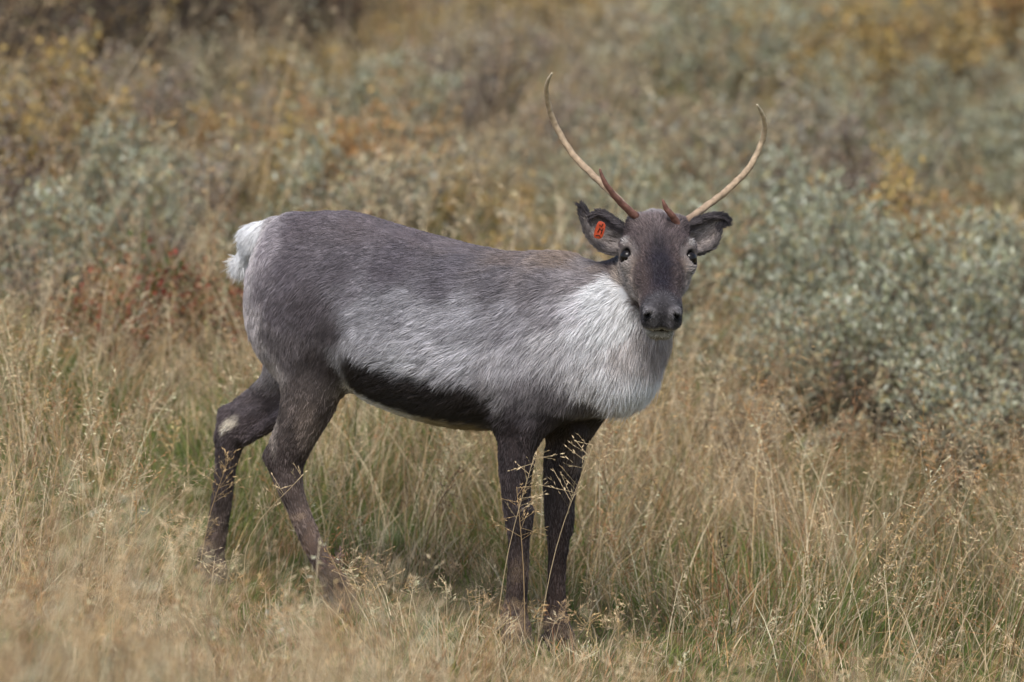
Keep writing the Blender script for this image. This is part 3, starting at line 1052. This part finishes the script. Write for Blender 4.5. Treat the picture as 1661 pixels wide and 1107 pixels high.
jit += np.stack([vnoise(BV, .011, 5), vnoise(BV, .011, 6)], 1) * .006
col = idw(q2 + jit, [fzp(a, b) for a, b, *_ in TC], [srgb(*c) for _, _, *c in TC], 2.3, 8e-5)
# the black band along the lower flank
_tp = np.array([fzp(a, b, .16) for a, b in ((556, 572), (574, 575), (600, 589), (640, 604), (700, 616), (760, 625), (800, 642))])
_bt = np.array([fzp(a, b, .12) for a, b in ((556, 592), (574, 617), (600, 638), (640, 658), (700, 675), (760, 684), (800, 689))])
nz = .010 * vnoise(BV, .02, 14) + .006 * vnoise(BV, .007, 15)
band = sstep(.024, -.010, bz + nz - smooth_interp(bf, _tp[:, 0], _tp[:, 1])) * sstep(-.008, .006, bz + .5 * nz - smooth_interp(bf, _bt[:, 0], _bt[:, 1]))
band = band * sstep(_tp[0, 0] - .005, _tp[0, 0] + .03, bf + nz) * sstep(_tp[-1, 0] + .02, _tp[-1, 0] - .03, bf)
col = col * (1 - band[:, None]) + srgb(46, 40, 39) * band[:, None]
# legs
lc = {'rh': [(640, 92, 82, 82), (700, 84, 74, 74), (745, 74, 64, 65), (800, 84, 72, 71), (880, 78, 66, 64), (940, 56, 46, 45), (990, 50, 42, 40)],
      'lh': [(620, 88, 79, 83), (680, 84, 74, 79), (740, 70, 61, 64), (800, 66, 57, 58), (880, 82, 70, 67), (930, 62, 52, 50)],
      'rf': [(700, 62, 54, 57), (760, 58, 50, 53), (840, 56, 48, 50), (900, 62, 52, 52), (960, 68, 56, 54), (1020, 82, 69, 65)],
      'lf': [(700, 70, 60, 60), (760, 72, 63, 65), (840, 62, 53, 54), (900, 62, 51, 51), (960, 66, 54, 52), (1030, 80, 67, 63)]}
for i, k in enumerate(names):
    zs = np.array([bp(850, r[0], LEG[k]['l'])[2] if k in ('rf', 'lf') else bp(450, r[0], LEG[k]['l'])[2] for r in lc[k]])[::-1]
    cs = np.array([srgb(*r[1:]) for r in lc[k]])[::-1]
    c_ = np.stack([np.interp(bz, zs, cs[:, j]) for j in range(3)], 1)
    m = leg_id == i
    col[m] = col[m] * (1 - leg_w[m])[:, None] + c_[m] * leg_w[m][:, None]
mot = (1.12 + .32 * vnoise(BV, .035, 41) + .22 * vnoise(BV, .012, 42))[:, None] * np.array([1.0, 1.0, .94])
col = col * (1 - leg_w[:, None]) + col * mot * leg_w[:, None]


def leg_patch(px, py, l, R, rgb, w, leg):
    global col
    k = sstep(1.3, .6, np.linalg.norm((BV - bp(px, py, l)) / np.array(R), axis=1) + .15 * vnoise(BV, .01, 43))[:, None] * w * (leg_id == names.index(leg))[:, None]
    col = col * (1 - k) + srgb(*rgb) * k


leg_patch(500, 690, .12, (.03, .08, .08), (122, 108, 102), .7, 'rh')
leg_patch(446, 690, .10, (.012, .08, .09), (150, 138, 132), .7, 'rh')
leg_patch(500, 850, .10, (.04, .08, .07), (112, 96, 90), .7, 'rh')
leg_patch(930, 730, -.07, (.03, .08, .06), (110, 96, 90), .6, 'lf')
leg_patch(400, 660, -.08, (.06, .08, .02), (104, 94, 98), .7, 'lh')
leg_patch(352, 880, -.1, (.03, .08, .05), (108, 92, 86), .6, 'lh')
# pale tuft on the inside of the far hock, pale line on the near gaskin
dv_ = BV - bp(377, 684, -.10)
d_ = np.sqrt((.55 * (dv_[:, 0] * .8 + dv_[:, 2] * .6)) ** 2 + (1.25 * (dv_[:, 2] * .8 - dv_[:, 0] * .6)) ** 2 + (.35 * dv_[:, 1]) ** 2)
g = sstep(.026, .014, d_ + .006 * vnoise(BV, .01, 9)) * (leg_id == 1)
col = col * (1 - g[:, None]) + srgb(190, 178, 164) * g[:, None]


def spot(c, R, rgb, w=1.0, soft=.35):
    global hc
    r = np.sqrt(((np.stack([ahx, htt, hn], 1) - np.array(c)) ** 2 / np.array(R) ** 2).sum(1))
    r = r + .12 * vnoise(BV, .008, 21)
    k = sstep(1 + soft, 1 - soft, r)[:, None] * w
    hc = hc * (1 - k) + srgb(*rgb) * k


ahx = np.abs(hx)
hc = np.tile(srgb(88, 76, 77), (NV, 1))
spot((0, .03, -.0), (.06, .07, .08), (116, 104, 106))                # crown
spot((.03, .085, -.01), (.022, .05, .06), (98, 86, 87), .8)
spot((.072, .22, -.09), (.030, .13, .09), (146, 131, 124))           # cheeks
spot((.080, .15, -.12), (.035, .11, .05), (158, 146, 140))
spot((.043, .22, -.02), (.022, .075, .06), (86, 74, 73))             # brown beside the bridge
spot((0, .225, -.01), (.030, .140, .06), (42, 38, 46), .95, .6)               # dark bridge
spot((.076, .101, -.022), (.014, .011, .015), (204, 198, 198), .95)       # pale brow over the eye
spot((.080, .158, -.052), (.016, .020, .022), (176, 166, 164), .9)
spot((.056, .128, -.022), (.012, .024, .024), (66, 58, 61), .8)
spot((.079, .130, -.040), (.031, .029, .034), (158, 149, 148), .6)
spot((.079, .130, -.040), (.0205, .0200, .025), (20, 17, 18), 1, .2)    # dark lids
spot((.08, .03, -.07), (.03, .05, .04), (62, 56, 59))                # below the ear
spot((0, .365, -.05), (.075, .050, .075), (76, 73, 78))              # muzzle
spot((.020, .345, -.018), (.016, .014, .03), (96, 93, 99), .6)
spot((.033, .372, -.044), (.020, .03, .013), (138, 134, 140), .9)
spot((.021, .376, -.066), (.012, .03, .018), (122, 118, 124), .7)
spot((.0355, .376, -.056), (.0085, .02, .013), (16, 14, 16))
spot((0, .372, -.097), (.06, .03, .009), (176, 170, 168), .9)
spot((0, .345, -.132), (.05, .05, .022), (190, 186, 182))
spot((0, .30, -.15), (.05, .10, .03), (150, 140, 136), .7)
mouth = sstep(.0075, .004, np.abs(hn + .1055 + 3.2 * hx * hx)) * sstep(.32, .335, htt)
hc = hc * (1 - mouth[:, None]) + srgb(18, 15, 16) * mouth[:, None]
hc = hc * np.array([.80, .78, .77])
col = col * (1 - head_w[:, None]) + hc * head_w[:, None]
col = col * (1 - tail_w[:, None]) + srgb(243, 240, 243) * tail_w[:, None]
COAT_GAIN = 0.92
col = col * np.array([1.0, 1.025, .97])
white_ = sstep(.20, .50, col.mean(1))[:, None]
col = col * (1 + .34 * white_ * (1 - head_w[:, None]))
col = np.clip(col * COAT_GAIN, 0.004, 0.68 + .14 * tail_w[:, None])


eyed = np.minimum(np.linalg.norm(BV - EYES[1], axis=1), np.linalg.norm(BV - EYES[-1], axis=1))
near_eye = sstep(.0245, .030, eyed)
length = length * (.25 + .75 * sstep(.020, .045, eyed))


def fur(name, V, Fq, N, count, dens, flow, length, col, parent, mat, lift=.35, rad=.0007, steps=5, seed=1, clump=.32, droop=.25, tipgain=1.35, rootgain=.48, lock=None, bamp=.34):
    r = np.random.default_rng(seed)
    a, b, c_, d_ = (V[Fq[:, i]] for i in range(4))
    area = .5 * np.linalg.norm(np.cross(c_ - a, d_ - b), axis=1) * dens[Fq].mean(1)
    idx = r.choice(len(Fq), count, p=area / area.sum())
    u, v = r.random((2, count))
    w4 = np.stack([(1 - u) * (1 - v), u * (1 - v), u * v, (1 - u) * v], 1)
    g = lambda arr: (arr[Fq[idx]] * w4[..., None]).sum(1) if arr.ndim == 2 else (arr[Fq[idx]] * w4).sum(1)
    P, n, T, Ln, cl = g(V), norm(g(N)), norm(g(flow)), g(length), g(col)
    T = norm(T - n * (T * n).sum(1, keepdims=True))
    B = np.cross(n, T)
    # locks: noise stretched along the lie of the hair
    rel = P - CEN
    al = (rel * T).sum(1, keepdims=True)
    q = rel - .72 * al * T
    cs = lock or np.clip(Ln * .38, .0045, .016).mean()
    k1, k2, k3 = vnoise(q, cs, seed + 11), vnoise(q, cs * 2.4, seed + 12), vnoise(q, cs * .9, seed + 13)
    side = clump * (.6 * k1 + .5 * k2) + r.normal(0, .10, count)
    Ln = Ln * (1 + .28 * k3 + r.normal(0, .14, count)).clip(.4, 1.7)
    lf = lift * (1 + .5 * k2 + r.normal(0, .25, count)).clip(.15, 2.2)
    s_ = np.linspace(0, 1, steps)
    pts = np.empty((count, steps, 3), np.float32)
    curl = r.normal(0, .10, count)
    for i, s in enumerate(s_):
        along = s * Ln
        up = lf * Ln * (s - .55 * s * s) * 1.25
        sd_ = Ln * (side * s + curl * s * s)
        pts[:, i] = P - n * .0015 + T * along[:, None] + n * up[:, None] + B * sd_[:, None]
        pts[:, i, 2] -= droop * Ln * s * s * .5
    bri = (1 + bamp * k3 + .14 * k2 + r.normal(0, .16, count)).clip(.4, 1.9)
    hcv = bpy.data.hair_curves.new(name)
    hcv.add_curves([steps] * count)
    hcv.attributes['position'].data.foreach_set('vector', pts.reshape(-1, 3).ravel())
    ra = hcv.attributes.new('radius', 'FLOAT', 'POINT')
    prof = (1 - .85 * s_ ** 1.6)
    ra.data.foreach_set('value', (rad * np.tile(prof, count) * np.repeat(.75 + .5 * r.random(count), steps)).astype(np.float32))
    ca = hcv.attributes.new('col', 'FLOAT_COLOR', 'POINT')
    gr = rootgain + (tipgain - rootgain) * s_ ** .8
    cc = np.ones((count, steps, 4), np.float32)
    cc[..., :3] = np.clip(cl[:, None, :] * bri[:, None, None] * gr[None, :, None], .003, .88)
    ca.data.foreach_set('color', cc.ravel())
    return link(name, hcv, parent, mat)


REIN = link('reindeer', None, label='grey-brown reindeer with white neck, thin antlers and orange ear tag standing in dry grass', category='reindeer')
REIN.empty_display_size = .2
M_SKIN = material('coat_underfur', .9, spec=.1)
M_FUR = material('coat_hair', .5, spec=.30)
body = link('body', mesh_np('body', BV, BF, np.clip(col * .75, 0, 1)), REIN, M_SKIN)
if True:
    dens_t = (1 - head_w) * (1 - leg_w) * (1 - tail_w)
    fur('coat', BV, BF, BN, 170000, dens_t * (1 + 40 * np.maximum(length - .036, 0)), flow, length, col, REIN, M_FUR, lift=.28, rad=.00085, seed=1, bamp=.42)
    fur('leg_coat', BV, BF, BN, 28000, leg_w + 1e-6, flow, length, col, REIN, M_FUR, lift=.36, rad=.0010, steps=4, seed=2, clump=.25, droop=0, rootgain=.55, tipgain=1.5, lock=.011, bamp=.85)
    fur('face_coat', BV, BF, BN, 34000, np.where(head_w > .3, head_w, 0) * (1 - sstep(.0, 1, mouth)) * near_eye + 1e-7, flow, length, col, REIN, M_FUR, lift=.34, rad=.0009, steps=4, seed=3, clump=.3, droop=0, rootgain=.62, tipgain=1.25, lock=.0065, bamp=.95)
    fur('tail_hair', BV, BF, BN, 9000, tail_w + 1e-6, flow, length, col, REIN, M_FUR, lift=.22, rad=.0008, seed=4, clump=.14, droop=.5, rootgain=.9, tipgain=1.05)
# ------------------------------------------------------------------ eyes, antlers, ears, ear tag, hooves
# eyes: dark glossy ball with a paler lid rim
M_EYE = material('eye_dark', .12, (.009, .007, .006), spec=.25)
for sg in (1, -1):
    u_, v_ = np.meshgrid(np.linspace(0, math.pi, 17), np.linspace(0, 2 * math.pi, 28, endpoint=False), indexing='ij')
    out = norm(E1 * sg * .62 + E2 * .45 + E3 * .50)
    sA = norm(np.cross(out, E2)); sB = np.cross(out, sA)
    R_ = .0186
    V = EYES[sg] - out * .0002 + R_ * (np.cos(u_)[..., None] * out + np.sin(u_)[..., None] * (np.cos(v_)[..., None] * sA + np.sin(v_)[..., None] * sB))
    I = np.arange(V[..., 0].size).reshape(u_.shape)
    J = np.roll(I, -1, 1)
    link('eye', mesh_np('eye', V.reshape(-1, 3), np.stack([I[:-1], I[1:], J[1:], J[:-1]], -1).reshape(-1, 4)), REIN, M_EYE)

# antlers
M_ANT = material('antler_bone', .6, noise=.35, nscale=70, spec=.25, bump=.7)
AN = {
    -1: dict(beam=[(1034, 356, -.285), (1010, 331, -.25), (985, 306, -.21), (958, 281, -.17), (925, 245, -.13), (902, 206, -.12), (889, 168, -.15), (887, 138, -.20), (895, 119, -.24)],
             tine=[(1033, 353, -.295), (1012, 334, -.315), (992, 312, -.34), (980, 294, -.35), (973, 275, -.355)]),
    1: dict(beam=[(1100, 367, -.285), (1122, 352, -.25), (1150, 332, -.21), (1186, 303, -.17), (1218, 268, -.13), (1236, 230, -.12), (1241, 205, -.14), (1237, 187, -.17), (1228, 170, -.20)],
            tine=[(1099, 364, -.295), (1091, 351, -.31), (1081, 339, -.32), (1075, 325, -.325)]),
}
for sg, a_ in AN.items():
    P_ = spline([at(*c) for c in a_['beam']], 44)
    s = np.linspace(0, 1, 44)
    r = np.interp(s, [0, .08, .5, .8, .95, 1], [.0125, .0092, .0084, .0070, .0046, .0022])
    vs, fs = tube(P_, r, 12, wob=.09, seed=sg)
    c = np.stack([np.interp(np.repeat(s, 12), [0, .12, .5, .9, 1], x_) for x_ in zip(*[srgb(*k) for k in ((104, 76, 62), (160, 138, 114), (164, 142, 116), (188, 168, 138), (210, 194, 166))])], 1)
    c = np.concatenate([c, c[:1], c[-1:]])
    ant = link('antler', mesh_list('antler', vs, fs, np.clip(c, 0, 1)), REIN, M_ANT)
    P_ = spline([at(*c_) for c_ in a_['tine']], 18)
    s = np.linspace(0, 1, 18)
    r = np.interp(s, [0, .3, .8, 1], [.0105, .0090, .0064, .0030])
    vs, fs = tube(P_, r, 10, wob=.06, seed=sg + 4)
    c = np.tile(srgb(116, 82, 70), (len(vs), 1))
    link('brow_tine', mesh_list('brow_tine', vs, fs, c), ant, M_ANT)

# ears: cupped leaf shapes with thickness and hair
EAR = {
    -1: dict(up=[(1026, 376), (994, 353), (980, 343), (967, 340), (957, 345), (952, 350), (947, 341), (941, 333), (937, 330)],
             lo=[(1010, 412), (980, 409), (966, 401), (956, 391), (948, 379), (943, 365), (939, 352), (936, 340), (936, 331)]),
    1: dict(up=[(1092, 376), (1122, 358), (1140, 350), (1156, 346), (1168, 345), (1178, 346), (1187, 353)],
            lo=[(1112, 414), (1146, 410), (1160, 402), (1168, 392), (1170, 378), (1173, 367), (1185, 360)]),
}
for sg, e_ in EAR.items():
    nu, nv = 26, 15
    hub = np.array(e_['up'][0], float) * .5 + np.array(e_['lo'][0], float) * .5
    e_ = {k_: [tuple(hub + (np.array(c_) - hub) * .92) for c_ in v_] for k_, v_ in e_.items()}
    UPp = spline(np.array(e_['up'], float), nu); LOp = spline(np.array(e_['lo'], float), nu)
    V = np.zeros((nu, nv, 3)); C_ = np.zeros((nu, nv, 3))
    for i in range(nu):
        uu = i / (nu - 1)
        wpx = np.linalg.norm(UPp[i] - LOp[i])
        for j in range(nv):
            v = -1 + 2 * j / (nv - 1)
            pq = LOp[i] * (1 - v) / 2 + UPp[i] * (1 + v) / 2
            y0 = -.275 + .055 * uu
            dep = (1 - v * v) * wpx * PX * (.40 - .12 * uu) - .012 * max(0, abs(v) - .8) / .2
            V[i, j] = at(pq[0], pq[1], y0 + dep)
            rim = .7 * sstep(.70, 1.0, abs(v)) if not (sg == 1 and uu > .75) else 1
            tipd = sstep(.72, .95, uu)
            base = (srgb(158, 148, 142) if v < .45 else srgb(98, 90, 90)) * (1 - tipd) + srgb(56, 51, 53) * tipd
            C_[i, j] = base * (1 - rim) + srgb(56, 51, 53) * rim
    I = np.arange(nu * nv).reshape(nu, nv)
    Fq = np.stack([I[:-1, :-1], I[1:, :-1], I[1:, 1:], I[:-1, 1:]], -1).reshape(-1, 4)
    V = V.reshape(-1, 3); C_ = np.clip(C_.reshape(-1, 3) * COAT_GAIN, 0, 1)
    Nn = vnormals(V, Fq)
    if (Nn[:, 1]).mean() > 0:
        Fq = Fq[:, ::-1]; Nn = -Nn
    back = V - Nn * .0045
    n0 = len(V)
    bi = np.concatenate([I[0, :], I[1:, -1], I[-1, -2::-1], I[-2:0:-1, 0]])
    bj = np.roll(bi, -1)
    rimf = np.stack([bi, bj, bj + n0, bi + n0], -1)
    allV = np.concatenate([V, back]); allF = np.concatenate([Fq, Fq[:, ::-1] + n0, rimf, rimf[:, ::-1]])[: 2 * len(Fq) + len(rimf)]
    cb = np.concatenate([C_, C_ * .7])
    ear = link('ear', mesh_np('ear', allV, allF, cb * .8), REIN, M_SKIN)
    if True:
        du = np.gradient(V.reshape(nu, nv, 3), axis=0).reshape(-1, 3)
        fl_ = norm(du)
        allN = np.concatenate([Nn, -Nn])
        ln = np.full(len(allV), .010); ln[:n0] = .018
        fur('ear_hair', allV, allF, allN, 8000, np.ones(len(allV)), np.concatenate([fl_, fl_]), ln, cb, ear, M_FUR, lift=.75, rad=.0009, steps=4, seed=30 + sg, clump=.5, droop=0, rootgain=.6, lock=.008, bamp=.6)

# orange ear tag with dark scrawled marks
M_TAG = material('tag_plastic', .45, srgb(186, 70, 30) * .8, spec=.4, noise=.12, nscale=90)
M_INK = material('tag_ink', .7, (.02, .012, .01))
tp = [at(961, 386, -.284), at(977, 389, -.288), at(984, 363, -.290), at(970, 357, -.284)]
nrm = norm(np.cross(tp[1] - tp[0], tp[3] - tp[0]))
if nrm[1] > 0:
    nrm = -nrm


ring = []
for i in range(14):
    a_ = 2 * math.pi * i / 14
    cx_, cy_ = abs(math.cos(a_)) ** .6 * math.copysign(.5, math.cos(a_)) + .5, abs(math.sin(a_)) ** .6 * math.copysign(.5, math.sin(a_)) + .5
    ring.append((tp[0] * (1 - cx_) + tp[1] * cx_) * (1 - cy_) + (tp[3] * (1 - cx_) + tp[2] * cx_) * cy_ - nrm * .002 * (cy_ - .5) ** 2 * 4)
ring = np.array(ring)
vs = np.concatenate([ring, ring + nrm * .0022])
fs = [tuple(range(14)), tuple(range(27, 13, -1))] + [(i, i + 14, (i + 1) % 14 + 14, (i + 1) % 14) for i in range(14)]
tag = link('ear_tag', mesh_list('ear_tag', vs, fs, smooth=False), REIN, M_TAG)
md = tag.modifiers.new('edge', 'BEVEL'); md.width = .0007; md.segments = 2


def tuv(a_, b_):
    return (tp[0] * (1 - a_) + tp[1] * a_) * (1 - b_) + (tp[3] * (1 - a_) + tp[2] * a_) * b_ + nrm * .0024


for st in ([(.25, .15), (.55, .22), (.75, .12)], [(.35, .35), (.45, .62), (.7, .5)], [(.3, .78), (.6, .72), (.62, .9)], [(.72, .3), (.78, .66)]):
    vs, fs = tube([tuv(*c_) for c_ in st], [.0011] * len(st), 6)
    link('tag_marking', mesh_list('tag_marking', vs, fs), tag, M_INK)

# hooves: two crescent toes and two dew claws on each foot
M_HOOF = material('hoof_horn', .5, srgb(44, 37, 34), noise=.3, nscale=80, spec=.35, bump=.4)


def toe(sd):
    vs, fs = [], []
    prof = [(.060, .0), (.052, .016), (.034, .032), (.016, .048)]      # length, height rings
    nseg = 12
    for (ln, h) in prof:
        for j in range(nseg):
            a = 2 * math.pi * j / nseg
            x = math.cos(a) * ln * .5 + .012 - h * .35
            y = math.sin(a) * .017 * (1 - .35 * h / .048)
            x += .010 * (1 - (y / .017) ** 2) * (1 if math.cos(a) > 0 else 0)
            vs.append((x, y + sd * (.019 - .15 * x), h))
    for i in range(len(prof) - 1):
        for j in range(nseg):
            fs.append((i * nseg + j, i * nseg + (j + 1) % nseg, (i + 1) * nseg + (j + 1) % nseg, (i + 1) * nseg + j))
    fs.append(tuple(range(nseg))[::-1]); fs.append(tuple(range((len(prof) - 1) * nseg, len(prof) * nseg)))
    return vs, fs


hoof_vs, hoof_fs = [], []
for sd in (1, -1):
    v_, f_ = toe(sd)
    o_ = len(hoof_vs); hoof_vs += v_; hoof_fs += [tuple(i + o_ for i in f) for f in f_]
    vv, ff = tube([(-.018, sd * .016, .052), (-.030, sd * .018, .038), (-.036, sd * .019, .026)], [.008, .008, .003], 8)
    o_ = len(hoof_vs); hoof_vs += list(vv); hoof_fs += [tuple(i + o_ for i in f) for f in ff]
hoof_me = mesh_list('hoof', hoof_vs, hoof_fs)
hoof_me.materials.append(M_HOOF)
for k, rz in (('rf', -YAW), ('lf', -YAW - .1), ('rh', -YAW), ('lh', -YAW)):
    h = link('hoof', hoof_me, REIN)
    ft = LEG[k]['pts'][-1]
    h.location = (ft[0], ft[1], ground_z(ft[0], ft[1]) + .002)
    h.rotation_euler = (0, 0, rz)
    h.scale = (1.15, 1.15, max(.9, (ft[2] - h.location[2]) / .045))
